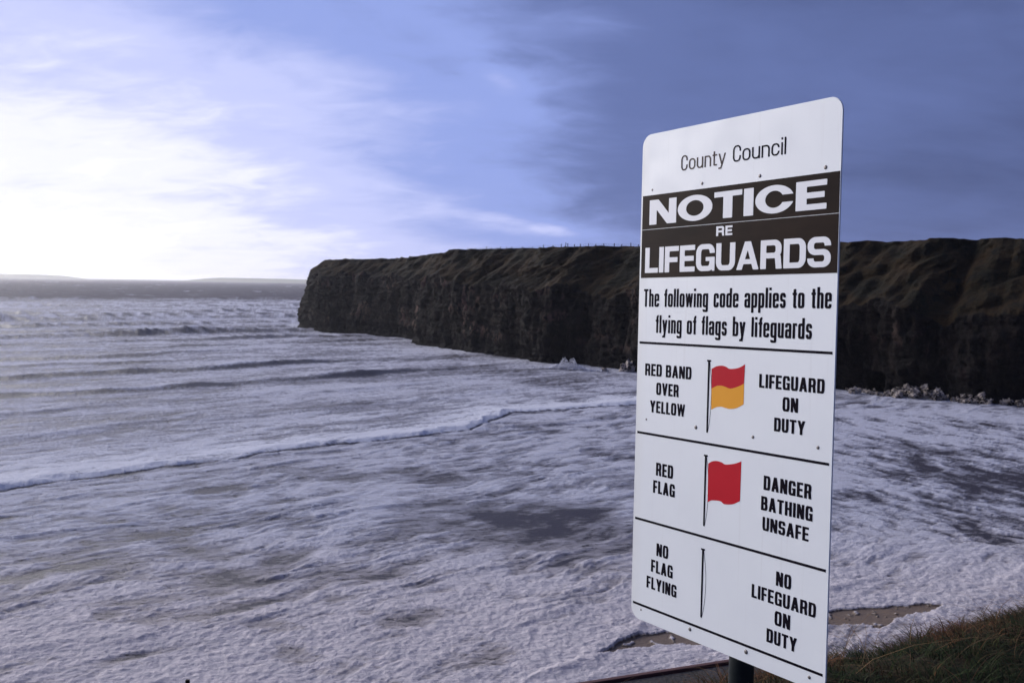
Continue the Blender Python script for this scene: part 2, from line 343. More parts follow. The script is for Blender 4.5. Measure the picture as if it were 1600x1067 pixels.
def build_cliff():
    base_px = [(478, 516), (500, 519), (540, 521), (590, 525), (637, 531), (652, 537), (700, 546), (760, 553), (830, 565), (900, 569), (985, 579), (1100, 590), (1200, 600), (1310, 609), (1400, 618), (1500, 626), (1600, 633)]
    P = [ground(*p) for p in base_px]
    P = [(40, 620), (-10, 520), (-52, 448), (-80, 415), (-84, 398)] + P + [(104, 150), (128, 128), (150, 92), (165, 40), (168, -30)]
    P = np.array(P, float)
    # Catmull-Rom, resampled by arc length weighted to the camera
    pts = []
    for i in range(1, len(P) - 2):
        p0, p1, p2, p3 = P[i - 1], P[i], P[i + 1], P[i + 2]
        for q in np.linspace(0, 1, 40, endpoint=False):
            pts.append(.5 * ((2 * p1) + (-p0 + p2) * q + (2 * p0 - 5 * p1 + 4 * p2 - p3) * q * q + (-p0 + 3 * p1 - 3 * p2 + p3) * q ** 3))
    pts = np.array(pts); seg = np.hypot(*np.diff(pts, axis=0).T); L = np.r_[0, np.cumsum(seg)]
    N = 1300; u = np.linspace(0, L[-1], N); bx = np.interp(u, L, pts[:, 0]); by = np.interp(u, L, pts[:, 1])
    sm = lambda a, k: np.convolve(np.pad(a, k, 'edge'), np.ones(2 * k + 1) / (2 * k + 1), 'valid')
    tx = sm(np.gradient(bx), 22); ty = sm(np.gradient(by), 22); ln = np.hypot(tx, ty); tx /= ln; ty /= ln
    nx, ny = -ty, tx                                     # inland normal, points away from the water
    mid = np.argmin(np.hypot(bx - 20, by - 240))
    if nx[mid] * 1 + ny[mid] * 1 < 0: nx, ny = -nx, -ny
    # rim height along u
    utop = []; 
    ref = [((500, 519), 26.2), ((590, 525), 26.6), ((640, 532), 27.8), ((700, 546), 27.8), ((830, 565), 27.4), ((985, 579), 27.6), ((1310, 609), 27.2), ((1400, 618), 27.6), ((1600, 633), 27.4)]
    for pxy, hh in ref:
        gx, gy = ground(*pxy); utop.append((u[np.argmin(np.hypot(bx - gx, by - gy))], hh))
    utop = np.array(utop); HT = np.interp(u, utop[:, 0], utop[:, 1])
    utip = u[np.argmin(np.hypot(bx - ground(500, 519)[0], by - ground(500, 519)[1]))]
    # share of the height that is bare rock
    fr = np.interp(u, [utip - 30, utip, utip + 90, utip + 150, utip + 230, utip + 300, utip + 400], [.80, .80, .70, .62, .55, .5, .5]) + .26 * fbm(u / 20, u * 0, 5, 301, .6)
    nv = 210
    q = np.concatenate([np.linspace(-.1, 0, 4)[:-1], np.linspace(0, 1, 165), 1 + np.linspace(0, 1, nv - 168 + 1)[1:] ** 2])
    U, Q = np.meshgrid(u, q, indexing='ij'); HTT = HT[:, None]; FR = fr[:, None]
    zz = np.minimum(Q, 1) * HTT
    zr = FR * HTT; over = np.maximum(zz - zr, 0)
    plateau = np.maximum(Q - 1, 0)
    left = (1 - sstep(utip + 60, utip + 150, U))
    inl = .10 * np.minimum(zz, zr) + over * (.85 + .35 * (1 - left)) + plateau * 160
    inl += 1.5 * (1 - np.exp(-over / 3)) + zz * .17 * (1 - sstep(utip, utip + 60, U)) + np.minimum(over, 6) * .35 * (1 - sstep(utip, utip + 60, U))
    zz = zz + plateau * 3.0 * (1 - .6 * left) + (plateau > 0) * .5 * fbm(U / 18, plateau * 9, 4, 311) * np.minimum(plateau * 30, 1)
    rockm = 1 - sstep(-1.2, 1.8, zz - zr); grass = 1 - rockm
    butt = 3.4 * fbm(U / 34, zz / 60, 2, 321) + 2.0 * (ridged(U / 17, zz / 40, 2, 322) - .5)
    col = 2.4 * fbm(U / 6.5, zz / 16, 5, 331, .6) + 1.2 * (ridged(U / 3.1, zz / 7, 4, 335, .6) - .5)
    led = .8 * fbm(U / 14, zz / 1.9, 4, 341, .6) + .6 * fbm(U / 1.6, zz / 1.4, 4, 345, .6)
    gull = 2.8 * (ridged((U - zz * 1.1) / 15 + .5 * fbm(U / 20, zz / 12, 2, 353), zz / 22, 4, 351, .55) - .55) + 1.1 * fbm((U - zz) / 4, zz / 3, 5, 355, .6)
    gl = grass * np.exp(-plateau * 25)
    calm = 1 - .6 * sstep(utip + 240, utip + 300, U)
    disp = butt * (1 - .5 * gl) + rockm * (col + led) + gl * gull * calm
    # the recess at the joint between outer stack and main wall
    ux = u[np.argmin(np.hypot(bx - ground(645, 534)[0], by - ground(645, 534)[1]))]
    disp += 5.5 * np.exp(-((U - ux + 5) / 7) ** 2) * (1 - .6 * grass) * np.exp(-plateau * 20)
    # cave mouths at sea level
    for cpx, wdt, hh in [(1385, 1.6, 4.0), (1250, 2.2, 4), (1100, 2.5, 5)]:
        gx, gy = ground(cpx, 612 if cpx > 1300 else 600); uc = u[np.argmin(np.hypot(bx - gx, by - gy))]
        disp += 4.5 * np.exp(-((U - uc) / wdt) ** 4) * (1 - sstep(hh * .7, hh, zz))
    # undercut foot
    disp += 1.0 * np.exp(-((zz - 1.5) / 2.) ** 2) * rockm
    off = inl + disp
    X = bx[:, None] + nx[:, None] * off; Y = by[:, None] + ny[:, None] * off
    Z = zz + .5 * gl * fbm(U / 4, zz / 3, 4, 361) + .30 * np.exp(-plateau * 300) * (Q >= 1) * ridged(U / 6, U * 0, 4, 366)
    co = np.stack([X, Y, Z], -1).reshape(-1, 3)
    me = mesh_np('cliff', co, grid_quads(N, len(q))[:, ::-1])
    wet = (1 - sstep(2, 7, zz + 2 * fbm(U / 9, zz / 5, 3, 371)))
    exp_ = sstep(.05, .4, fbm(U / 13, zz / 8, 4, 381)) * np.interp(U, [utip, utip + 60, utip + 130, utip + 210, utip + 250], [.5, .8, 1.0, .55, .25]) * sstep(2, 5, zz)
    attr(me, 'zone', np.stack([sstep(-1.6, 1.6, zz - zr), wet, exp_], -1).reshape(-1, 3))
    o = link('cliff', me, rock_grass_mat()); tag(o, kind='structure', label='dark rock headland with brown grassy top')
    iq = 3 + 164 + 2
    g = co.reshape(N, len(q), 3)
    for i in range(N): RIM.append(g[i, iq])
    return o, u, bx, by
cliff, cu, cbx, cby = build_cliff()
RIM = np.array(RIM)

# ------------------------------------------------------------------ far headlands
def far_hill(name, label, x0, x1, y, hmax, seed):
    n = 160; xs = np.linspace(x0, x1, n); w = np.linspace(0, 1, 14)
    q = (xs - x0) / (x1 - x0)
    prof = hmax * np.minimum(1, sstep(0, .22, q) * .9 + .1 * q) * sstep(0, .10, 1 - q) * (1 + .15 * fbm(xs / 900, xs * 0, 4, seed))
    prof *= (1 - .35 * q)
    X, W = np.meshgrid(xs, w, indexing='ij')
    Z = prof[:, None] * np.sin(np.clip(W * 3, 0, math.pi / 2) ) * (1 - .2 * W) * (1 - sstep(.85, 1, W)) - 3
    Y = y + W * 1500 + 60 * fbm(X / 400, W, 3, seed + 1)
    me = mesh_np(name, np.stack([X, Y, Z], -1).reshape(-1, 3), grid_quads(n, 14)[:, ::-1])
    m = NT('far_pasture', .95, .1); v = m.co()
    m.color(m.mix(m.rng(m.noise(v, .004, 4, .6), .35, .65), (.16, .19, .09), (.24, .23, .13)))
    o = link(name, me, m.m); tag(o, label, kind='structure'); return o
far_hill('hill', 'pale green headland low on the horizon beside the cliff tip', -3300 * 1.0, -1350, 9400, 58, 401)
far_hill('hill', 'pale green headland low on the horizon at the far left', -9000, -4200, 9200, 75, 411)

# ------------------------------------------------------------------ haze
hz = bmesh.new(); bmesh.ops.create_cube(hz, size=1)
me = bpy.data.meshes.new('haze'); 
bmesh.ops.scale(hz, vec=(44000, 31000, 101.0), verts=hz.verts); bmesh.ops.translate(hz, vec=(0, 10000, 48.5), verts=hz.verts)
hz.to_mesh(me); hz.free()
hm = bpy.data.materials.new('haze'); hm.use_nodes = True; hm.node_tree.nodes.clear()
vo = hm.node_tree.nodes.new('ShaderNodeVolumePrincipled'); vo.inputs['Density'].default_value = 6e-5
vo.inputs['Color'].default_value = (.93, .93, .97, 1); vo.inputs['Anisotropy'].default_value = .65
oo = hm.node_tree.nodes.new('ShaderNodeOutputMaterial'); hm.node_tree.links.new(vo.outputs[0], oo.inputs['Volume'])
haze = link('haze', me, hm); tag(haze, 'thin pale sea haze over the bay', kind='stuff')

# ------------------------------------------------------------------ near bank and wall
NB = (-.516, .857); NW = (-.393, .92)
def bank_z(x, y):
    c = NB[0] * x + NB[1] * y; cw = NW[0] * x + NW[1] * y
    z = 16.4 + .10 * fbm(x / 1.3, y / 1.3, 4, 501) + .05 * fbm(x / .4, y / .4, 3, 505)
    e = np.maximum(c - 2.75, 0)
    z = z - .62 * (np.sqrt(e * e + .09) - .3)
    w = np.maximum(cw - 6.6, 0)
    z = z - 2.2 * w - 2.0 * sstep(0, .5, w)
    return np.maximum(z, -3)
xs = np.concatenate([np.linspace(-40, -3, 38, endpoint=False), np.linspace(-3, 7, 200), np.linspace(7, 60, 54)[1:]])
yb = np.concatenate([np.linspace(-30, 0, 20, endpoint=False), np.linspace(0, 12, 220), np.linspace(12, 60, 70)[1:]])
X, Y = np.meshgrid(xs, yb, indexing='ij'); Z = bank_z(X, Y)
me = mesh_np('bank', np.stack([X, Y, Z], -1).reshape(-1, 3), grid_quads(len(xs), len(yb))[:, ::-1])
m = NT('bank_turf', .95, .1); v = m.co()
m.color(m.mix(m.rng(m.noise(v, 3, 5, .6), .35, .65), (.022, .020, .010), (.045, .032, .018))); m.bump(m.noise(v, 14, 5, .6), .05)
bank = link('bank', me, m.m); tag(bank, 'steep grassy bank dropping away under the sign', kind='structure')

# seabed / beach under the foam
me = bpy.data.meshes.new('beach'); bm = bmesh.new()
bmesh.ops.create_grid(bm, x_segments=40, y_segments=40, size=1); bmesh.ops.scale(bm, vec=(600, 400, 1), verts=bm.verts); bmesh.ops.translate(bm, vec=(0, 380, -1.9), verts=bm.verts)
bm.to_mesh(me); bm.free()
m = NT('wet_sand', .5, .4); m.color(m.mix(m.noise(m.co(), .8, 4), (.09, .065, .045), (.14, .10, .07)))
beach = link('beach', me, m.m); tag(beach, 'wet brown sand under the foam', kind='structure')

def box_bm(bm, x0, x1, y0, y1, z0, z1, bev=0.):
    r = bmesh.ops.create_cube(bm, size=1)['verts']
    bmesh.ops.scale(bm, vec=(x1 - x0, y1 - y0, z1 - z0), verts=r); bmesh.ops.translate(bm, vec=((x0 + x1) / 2, (y0 + y1) / 2, (z0 + z1) / 2), verts=r)
    if bev:
        ed = list({e for v_ in r for e in v_.link_edges}); bmesh.ops.bevel(bm, geom=ed, offset=bev, segments=2, profile=.7, affect='EDGES')
def obj_bm(name, bm, mat, parent=None, smooth=False):
    me = bpy.data.meshes.new(name); bm.to_mesh(me); bm.free()
    if smooth:
        for p in me.polygons: p.use_smooth = True
    return link(name, me, mat, parent)

m_conc = NT('dark_concrete', .85, .25); v = m_conc.co()
m_conc.color(m_conc.mix(m_conc.rng(m_conc.noise(v, 2.5, 6, .6), .3, .7), (.030, .028, .028), (.055, .05, .048))); m_conc.bump(m_conc.noise(v, 25, 5, .6), .02)
m_edge = NT('rusty_edge', .8, .3); m_edge.color(m_edge.mix(m_edge.noise(m_edge.co(), 6), (.07, .03, .03), (.12, .06, .055)))
wall = bpy.data.objects.new('sea_wall', None); COL.objects.link(wall)
tag(wall, 'dark concrete wall behind the sign post with a reddish edging', 'wall')
wall.location = (1.02, 7.77, 15.0); wall.rotation_euler = (0, 0, math.atan2(.393, .92))
bm = bmesh.new(); box_bm(bm, -14, 1.42, -1.3, -.05, -1.9, 0, .02); obj_bm('wall_top', bm, m_conc.m, wall)
bm = bmesh.new(); box_bm(bm, -14, 1.40, -.045, 0.0, -1.6, .022, .008); obj_bm('edging', bm, m_edge.m, wall)

# grass on the bank
def blades(name, n, xr, yr, hh, ww, cols, bend, seed, keep=None, flat=0.):
    r = np.random.default_rng(seed)
    x = r.uniform(*xr, n); y = r.uniform(*yr, n)
    if keep is not None:
        k = keep(x, y, r); x, y = x[k], y[k]
    n = len(x); z = bank_z(x, y) - .01
    h = r.uniform(*hh, n) * (.35 + 1.3 * (fbm(x / .22, y / .22, 3, seed) + .5).clip(0, 1)); w = r.uniform(*ww, n); a = r.uniform(0, 2 * math.pi, n)
    ab = a * .35 + r.normal(.5, .8, n)                                   # wind-combed lean direction
    bx_, by_ = np.cos(ab), np.sin(ab); px, py = -by_, bx_
    S = 5; co = np.zeros((n, S + 1, 2, 3)); b = r.uniform(*bend, n)
    ph = r.uniform(-1, 1, n)
    for k in range(S + 1):
        q = k / S; lean = b * q ** 1.7 * h; up = h * q * (1 - .35 * np.minimum(b, 1.6) * q * q * (1 + flat))
        side = ph * .12 * h * math.sin(q * 3)
        cxk = x + bx_ * lean + px * side; cyk = y + by_ * lean + py * side; czk = z + up
        wk = w * (1 - q) ** .6 * .5 + .0002
        for sgn, j in ((-1, 0), (1, 1)):
            co[:, k, j, 0] = cxk + px * wk * sgn; co[:, k, j, 1] = cyk + py * wk * sgn; co[:, k, j, 2] = czk
    i0 = (np.arange(n) * (S + 1) * 2)[:, None] + (np.arange(S) * 2)[None, :]
    quads = np.stack([i0, i0 + 1, i0 + 3, i0 + 2], -1).reshape(-1, 4)
    me = mesh_np(name, co.reshape(-1, 3), quads)
    c = np.array(cols); t = (fbm(x / .5, y / .5, 3, seed + 3) * 1.1 + .20 + .62 * sstep(2.5, 3.3, NB[0] * x + NB[1] * y) + r.normal(0, .22, n)).clip(0, .999) * (len(c) - 1)
    i = t.astype(int); f = (t - i)[:, None]; cc = c[i] * (1 - f) + c[np.minimum(i + 1, len(c) - 1)] * f
    cc = cc * r.uniform(.35, 1.3, n)[:, None]
    attr(me, 'tint', np.repeat(cc, (S + 1) * 2, axis=0))
    m = NT(name, .8, .2); a_ = m.n('ShaderNodeAttribute', attribute_name='tint'); m.color(a_.outputs['Color'])
    return link(name, me, m.m)
in_bank = lambda x, y, r: (NB[0] * x + NB[1] * y < 4.3 + r.uniform(-.2, .2, len(x))) & (NW[0] * x + NW[1] * y < 5.3)
g = blades('grass', 90000, (.0, 4.6), (2.2, 7.2), (.02, .095), (.0016, .0052), [(.012, .024, .004), (.024, .038, .007), (.045, .034, .010), (.13, .052, .018)], (.5, 2.2), 601, in_bank)
tag(g, 'short dark green and rust coloured grass on the bank', 'grass', kind='stuff')
g = blades('grass', 9000, (-6, 9), (-6, 7), (.04, .12), (.004, .008), [(.020, .030, .008), (.045, .045, .016), (.09, .06, .03)], (.3, 1.4), 641, in_bank)
tag(g, 'sparse grass around the near part of the bank', 'grass', kind='stuff')
g = blades('dry_grass', 1100, (1.0, 4.6), (2.6, 6.8), (.10, .30), (.0016, .003), [(.09, .040, .016), (.16, .085, .035), (.22, .14, .065)], (2.0, 3.4), 621,
           lambda x, y, r: (NB[0] * x + NB[1] * y < 3.6), flat=.75)
tag(g, 'long bent straw coloured grass stalks lying over the turf', 'dry grass', kind='stuff')

# ------------------------------------------------------------------ sign
SIGN = Matrix(((.54017, .00567, -.84154, .37954), (-.8413, .02807, -.53983, 3.10051), (.02056, .99959, .01993, 16.98997), (0, 0, 0, 1)))
W, HS = .75, 1.468
sign = bpy.data.objects.new('notice_sign', None); COL.objects.link(sign); sign.matrix_world = SIGN
tag(sign, 'tall white metal lifeguard notice board with flag code on a dark post', 'sign')
m_white = NT('white_enamel', .38, .5); v = m_white.co()
wc = m_white.mix(m_white.rng(m_white.noise(v, 3, 5, .6), .35, .75), (.83, .86, .87), (.80, .83, .845))
sx = m_white.n('ShaderNodeSeparateXYZ'); m_white.t.links.new(m_white.co(), sx.inputs[0])
edge_w = m_white.rng(sx.outputs[0], .0, .05, .55, .0)                  # weathered yellowish left border
wc = m_white.mix(m_white.math('MULTIPLY', edge_w, m_white.noise(m_white.co((40, 2, 1)), 1.)), wc, (.70, .69, .62))
drip = m_white.rng(m_white.noise(m_white.co((60, 1.6, 1)), 1., 4, .6), .56, .75, 0, .28)
m_white.color(m_white.mix(drip, wc, (.70, .71, .70))); m_white.set(m_white.b.inputs['Roughness'], m_white.rng(m_white.noise(v, 9, 4), .3, .7, .30, .46))
def rounded(w, h, r, x0=0., y0=0., n=10):
    o = []
    for cx, cy, a0 in ((w - r, r, -90), (w - r, h - r, 0), (r, h - r, 90), (r, r, 180)):
        for k in range(n + 1):
            a = math.radians(a0 + 90 * k / n); o.append((x0 + cx + r * math.cos(a), y0 + cy + r * math.sin(a)))
    return o
def slab(name, poly, z0, z1, mat, parent, bev=0.):
    bm = bmesh.new(); f = bm.faces.new([bm.verts.new((a, b, z0)) for a, b in poly])
    r = bmesh.ops.extrude_face_region(bm, geom=[f]); vs = [e for e in r['geom'] if isinstance(e, bmesh.types.BMVert)]
    bmesh.ops.translate(bm, vec=(0, 0, z1 - z0), verts=vs)
    bmesh.ops.recalc_face_normals(bm, faces=bm.faces)
    if bev:
        ed = [e for e in bm.edges if abs(e.verts[0].co.z - z1) < 1e-6 and abs(e.verts[1].co.z - z1) < 1e-6]
        bmesh.ops.bevel(bm, geom=ed, offset=bev, segments=2, affect='EDGES')
    return obj_bm(name, bm, mat, parent)
slab('panel', rounded(W, HS, .038), -.004, 0, m_white.m, sign, .0007)
m_blk = NT('black_vinyl', .40, .04); v = m_blk.co()
m_blk.color(m_blk.mix(m_blk.rng(m_blk.noise(m_blk.co((2, 5, 1)), 1.5, 5, .6), .3, .7), (.012, .007, .006), (.026, .015, .011)))
m_ink = NT('black_ink', .7, .04); m_ink.color((.006, .004, .009))
m_inkb = NT('grey_brown_ink', .6, .12); m_inkb.color((.075, .055, .045))  # paler grey-brown tone for the first word of the heading
m_red = NT('red_vinyl', .5, .1); m_red.color(m_red.mix(m_red.noise(m_red.co(), 20, 4), (.48, .006, .018), (.56, .008, .024)))
m_yel = NT('yellow_vinyl', .5, .15); m_yel.color(m_yel.mix(m_yel.noise(m_yel.co(), 20, 4), (.80, .34, .02), (.88, .39, .03)))
m_let = NT('white_vinyl', .4, .45); m_let.color((.80, .81, .83))
rect = lambda x0, x1, y0, y1: [(x0, y0), (x1, y0), (x1, y1), (x0, y1)]
slab('black_band', rect(.0075, .7475, 1.183, 1.2845), .0, .0006, m_blk.m, sign)
slab('black_band', rect(.0075, .7475, 1.037, 1.1815), .0, .0006, m_blk.m, sign)
for (a, b) in ((.8447, .838), (.5712, .5651), (.3083, .3022), (.0479, .0445)):
    y = (a + b) / 2; slab('rule_line', rect(.009, .741, y - .0034, y + .0034), .0, .0006, m_ink.m, sign)

# lettering: a small grotesque alphabet drawn as fields (negative inside), traced to outlines
def gbox(X, Y, x0, x1, y0, y1): return np.maximum(np.maximum(x0 - X, X - x1), np.maximum(y0 - Y, Y - y1))
def gpar(X, Y, b0, b1, yb, t0, t1, yt):
    """bar with level ends: foot b0..b1 at yb, head t0..t1 at yt"""
    q = (Y - yb) / (yt - yb); l = b0 + (t0 - b0) * q; r = b1 + (t1 - b1) * q; k = 1 / math.hypot(1, (t0 - b0) / (yt - yb))
    return np.maximum(np.maximum((l - X) * k, (X - r) * k), np.maximum(min(yb, yt) - Y, Y - max(yb, yt)))
def grr(X, Y, x0, x1, y0, y1, rx, ry, c=(1, 1, 1, 1)):
    """rounded box; c switches the corners on: top-left, top-right, bottom-right, bottom-left"""
    cx, cy, hw, hh = (x0 + x1) / 2, (y0 + y1) / 2, (x1 - x0) / 2, (y1 - y0) / 2
    rx = max(min(rx, hw), 1e-3); ry = max(min(ry, hh), 1e-3)
    ax, ay = np.abs(X - cx), np.abs(Y - cy); box = np.maximum(ax - hw, ay - hh)
    qx, qy = (ax - (hw - rx)) / rx, (ay - (hh - ry)) / ry
    e = (np.sqrt(np.maximum(qx, 0) ** 2 + np.maximum(qy, 0) ** 2) - 1) * min(rx, ry)
    on = np.where(Y > cy, np.where(X < cx, c[0], c[1]), np.where(X < cx, c[3], c[2]))
    return np.where((qx > 0) & (qy > 0) & (on > 0), np.maximum(e, box), box)
def gring(X, Y, x0, x1, y0, y1, rx, ry, t, b, c=(1, 1, 1, 1)):
    return np.maximum(grr(X, Y, x0, x1, y0, y1, rx, ry, c), -grr(X, Y, x0 + t, x1 - t, y0 + b, y1 - b, max(rx - t, .25 * rx), max(ry - b, .25 * ry), c))
U_ = lambda *a: np.minimum.reduce(a)
CUT = lambda f, g: np.maximum(f, -g)
def glyph(ch, X, Y, w, t, b, rx, xh):
    B = lambda *a: gbox(X, Y, *a); G = lambda *a, **k: gring(X, Y, *a, **k); P = lambda *a: gpar(X, Y, *a)
    ry = max(rx, .30) if rx < .6 else .5
    R1 = (0, 1, 1, 0); ryl = min(rx, xh / 2); e = .02
    if ch == 'A': return U_(P(0, t * 1.02, 0, w / 2 - t * .55, w / 2 + t * .45, 1), P(w - t * 1.02, w, 0, w / 2 - t * .45, w / 2 + t * .55, 1), np.maximum(B(0, w, .2, .2 + b * .9), P(t * .4, w - t * .4, 0, w / 2 - e, w / 2 + e, 1)))
    if ch == 'B': return U_(G(0, w * .96, .5 - b / 2, 1, rx, .25, t, b, R1), G(0, w, 0, .5 + b / 2, rx, .27, t, b, R1), B(0, t, 0, 1))
    if ch == 'C': return CUT(G(0, w, 0, 1, rx, ry, t, b), B(w * .55, w + 1, .37, .63))
    if ch == 'D': return G(0, w, 0, 1, rx, ry, t, b, R1)
    if ch == 'E': return U_(B(0, t, 0, 1), B(0, w, 0, b), B(0, w, 1 - b, 1), B(0, w * .93, .5 - b / 2, .5 + b / 2))
    if ch == 'F': return U_(B(0, t, 0, 1), B(0, w, 1 - b, 1), B(0, w * .92, .48 - b / 2, .48 + b / 2))
    if ch == 'G': return U_(CUT(G(0, w, 0, 1, rx, ry, t, b), B(w * .55, w + 1, .42, .66)), B(w - t, w, .25, .52), B(w * .52, w, .52 - b * .8, .52), B(w - t * .5, w, 0, .3))
    if ch == 'H': return U_(B(0, t, 0, 1), B(w - t, w, 0, 1), B(0, w, .5 - b / 2, .5 + b / 2))
    if ch == 'I': return B(0, t, 0, 1)
    if ch == 'L': return U_(B(0, t, 0, 1), B(0, w, 0, b))
    if ch == 'N': return U_(B(0, t * .92, 0, 1), B(w - t * .92, w, 0, 1), P(w - t * 1.12, w, 0, 0, t * 1.12, 1))
    if ch == 'O': return G(0, w, 0, 1, rx, ry, t, b)
    if ch == 'R': return U_(G(0, w * .97, .46 - b / 2, 1, rx, .27, t, b, R1), B(0, t, 0, 1), P(w - t, w, 0, w - t * 1.25, w - t * .25, .46))
    if ch == 'S':
        a = CUT(G(0, w, .5 - b / 2, 1, rx, .27, t, b), B(w * .5, w + 1, .5 - b * .4, .70))
        c = CUT(G(0, w, 0, .5 + b / 2, rx, .27, t, b), B(-1, w * .5, .30, .5 + b * .4))
        return U_(a, c)
    if ch == 'T': return U_(B(0, w, 1 - b, 1), B(w / 2 - t / 2, w / 2 + t / 2, 0, 1))
    if ch == 'U': return np.maximum(G(0, w, 0, 1.8, rx, ry, t, b), Y - 1)
    if ch == 'V': return U_(P(w / 2 - t * .5, w / 2 + t * .5, 0, 0, t, 1), P(w / 2 - t * .5, w / 2 + t * .5, 0, w - t, w, 1))
    if ch == 'W':
        q = t * .82; m_ = w / 2; f1 = w * .27; f2 = w * .73
        return U_(P(f1 - q / 2, f1 + q / 2, 0, 0, q, 1), P(f1 - q / 2, f1 + q / 2, 0, m_ - q / 2, m_ + q / 2, 1), P(f2 - q / 2, f2 + q / 2, 0, m_ - q / 2, m_ + q / 2, 1), P(f2 - q / 2, f2 + q / 2, 0, w - q, w, 1))
    if ch == 'Y': return U_(B(w / 2 - t / 2, w / 2 + t / 2, 0, .45), P(w / 2 - t / 2, w / 2 + t / 2, .38, 0, t * 1.05, 1), P(w / 2 - t / 2, w / 2 + t / 2, .38, w - t * 1.05, w, 1))
    if ch == 'o': return G(0, w, 0, xh, rx, ryl, t, b)
    if ch == 'c': return CUT(G(0, w, 0, xh, rx, ryl, t, b), B(w * .55, w + 1, xh * .36, xh * .64))
    if ch == 'e': return U_(CUT(G(0, w, 0, xh, rx, ryl, t, b), B(w * .55, w + 1, xh * .28, xh * .45)), B(t * .5, w - t * .3, xh * .45, xh * .45 + b * .85))
    if ch in 'nh': return U_(np.maximum(G(0, w, -1, xh, rx, ryl, t, b, (0, 1, 0, 0)), -Y) if False else np.maximum(G(0, w, -xh, xh, rx, ryl, t, b, R1), -Y), B(0, t, 0, xh if ch == 'n' else 1))
    if ch == 'u': return U_(np.maximum(G(0, w, 0, 2 * xh, rx, ryl, t, b, (0, 0, 1, 1)), Y - xh), B(w - t, w, 0, xh))
    if ch == 'r': return U_(B(0, t, 0, xh), np.maximum(np.maximum(G(0, w * 1.5, -xh, xh, rx, ryl, t, b, R1), X - w), xh - b * 1.35 - Y))
    if ch == 'l': return B(0, t, 0, 1)
    if ch == 'i': return U_(B(0, t, 0, xh), B(0, t, .87, 1))
    if ch == 't': return U_(B(w * .22, w * .22 + t, .07, .92), B(0, w, xh - b, xh), np.maximum(grr(X, Y, w * .22, w, 0, .5, .1, .1, (0, 0, 0, 1)), Y - b))
    if ch == 'f': return U_(B(w * .25, w * .25 + t, 0, .9), B(0, w, xh - b, xh), np.maximum(np.maximum(gring(X, Y, w * .25, w * 1.8, .4, 1, rx, .2, t, b, (1, 0, 0, 0)), X - w), .8 - Y + (X > w * .25 + t) * (.2 - b)))
    if ch == 'd': return U_(G(0, w, 0, xh, rx, ryl, t, b), B(w - t, w, 0, 1))
    if ch == 'b': return U_(G(0, w, 0, xh, rx, ryl, t, b), B(0, t, 0, 1))
    if ch == 'p': return U_(G(0, w, 0, xh, rx, ryl, t, b), B(0, t, -.25, xh))
    if ch == 'g': return U_(G(0, w, 0, xh, rx, ryl, t, b), B(w - t, w, 0, xh), CUT(np.maximum(G(0, w, -.25, .5, rx, ryl * .7, t, b, (0, 0, 1, 1)), Y - .05), B(-1, w - t, -.25 + b + .03, .1)))
    if ch == 'a': return U_(G(0, w, 0, xh * .60, rx * .8, .14, t, b), B(w - t, w, 0, xh * .8), np.maximum(G(0, w, 0, xh, rx, ryl, t, b), CUT(B(-1, w + 1, xh * .6, 2), B(-1, w * .5, 0, xh * .70))))
    if ch == 's':
        k = xh / 2
        a = CUT(G(0, w, k - b / 2, xh, rx, .18, t, b), B(w * .5, w + 1, k + b / 2 - .03, xh * .70)); c = CUT(G(0, w, 0, k + b / 2, rx, .18, t, b), B(-1, w * .5, xh * .30, k - b / 2 + .03)); return U_(a, c)
    if ch == 'w':
        q = t * .85; m_ = w / 2; f1 = w * .27; f2 = w * .73
        return U_(P(f1 - q / 2, f1 + q / 2, 0, 0, q, xh), P(f1 - q / 2, f1 + q / 2, 0, m_ - q / 2, m_ + q / 2, xh), P(f2 - q / 2, f2 + q / 2, 0, m_ - q / 2, m_ + q / 2, xh), P(f2 - q / 2, f2 + q / 2, 0, w - q, w, xh))
    if ch == 'y': return U_(P(w / 2 - t / 2, w / 2 + t / 2, 0, w - t, w, xh), P(w / 2 - t * .5, w / 2 + t * .5, 0, 0, t, xh), P(w * .22, w * .22 + t, -.25, w / 2 - t / 2, w / 2 + t / 2, 0.001), B(w * .02, w * .22 + t * .6, -.25, -.25 + b))
    return X * 0 + 9
WID = dict(A=1.12, B=1.0, C=1.0, D=1.0, E=.86, F=.82, G=1.02, H=1.02, L=.80, N=1.04, O=1.02, R=1.02, S=1.0, T=.98, U=1.0, V=1.1, W=1.5, Y=1.12,
           o=1, c=.95, e=1, n=.97, h=.97, u=.97, r=.66, t=.66, f=.62, d=1, b=1, p=1, g=1, a=1, s=.93, w=1.45, y=1.05)
STY = {'thin': (.118, .092, .27, .13, .72, .40), 'wide': (.48, .20, 1.0, .09, .7, .5), 're': (.30, .21, .30, .16, .7, .4), 'bold': (.265, .19, .33, .07, .7, .4),
       'cond': (.232, .158, .155, .115, .72, .40), 'low': (.152, .112, .13, .085, .74, .34)}
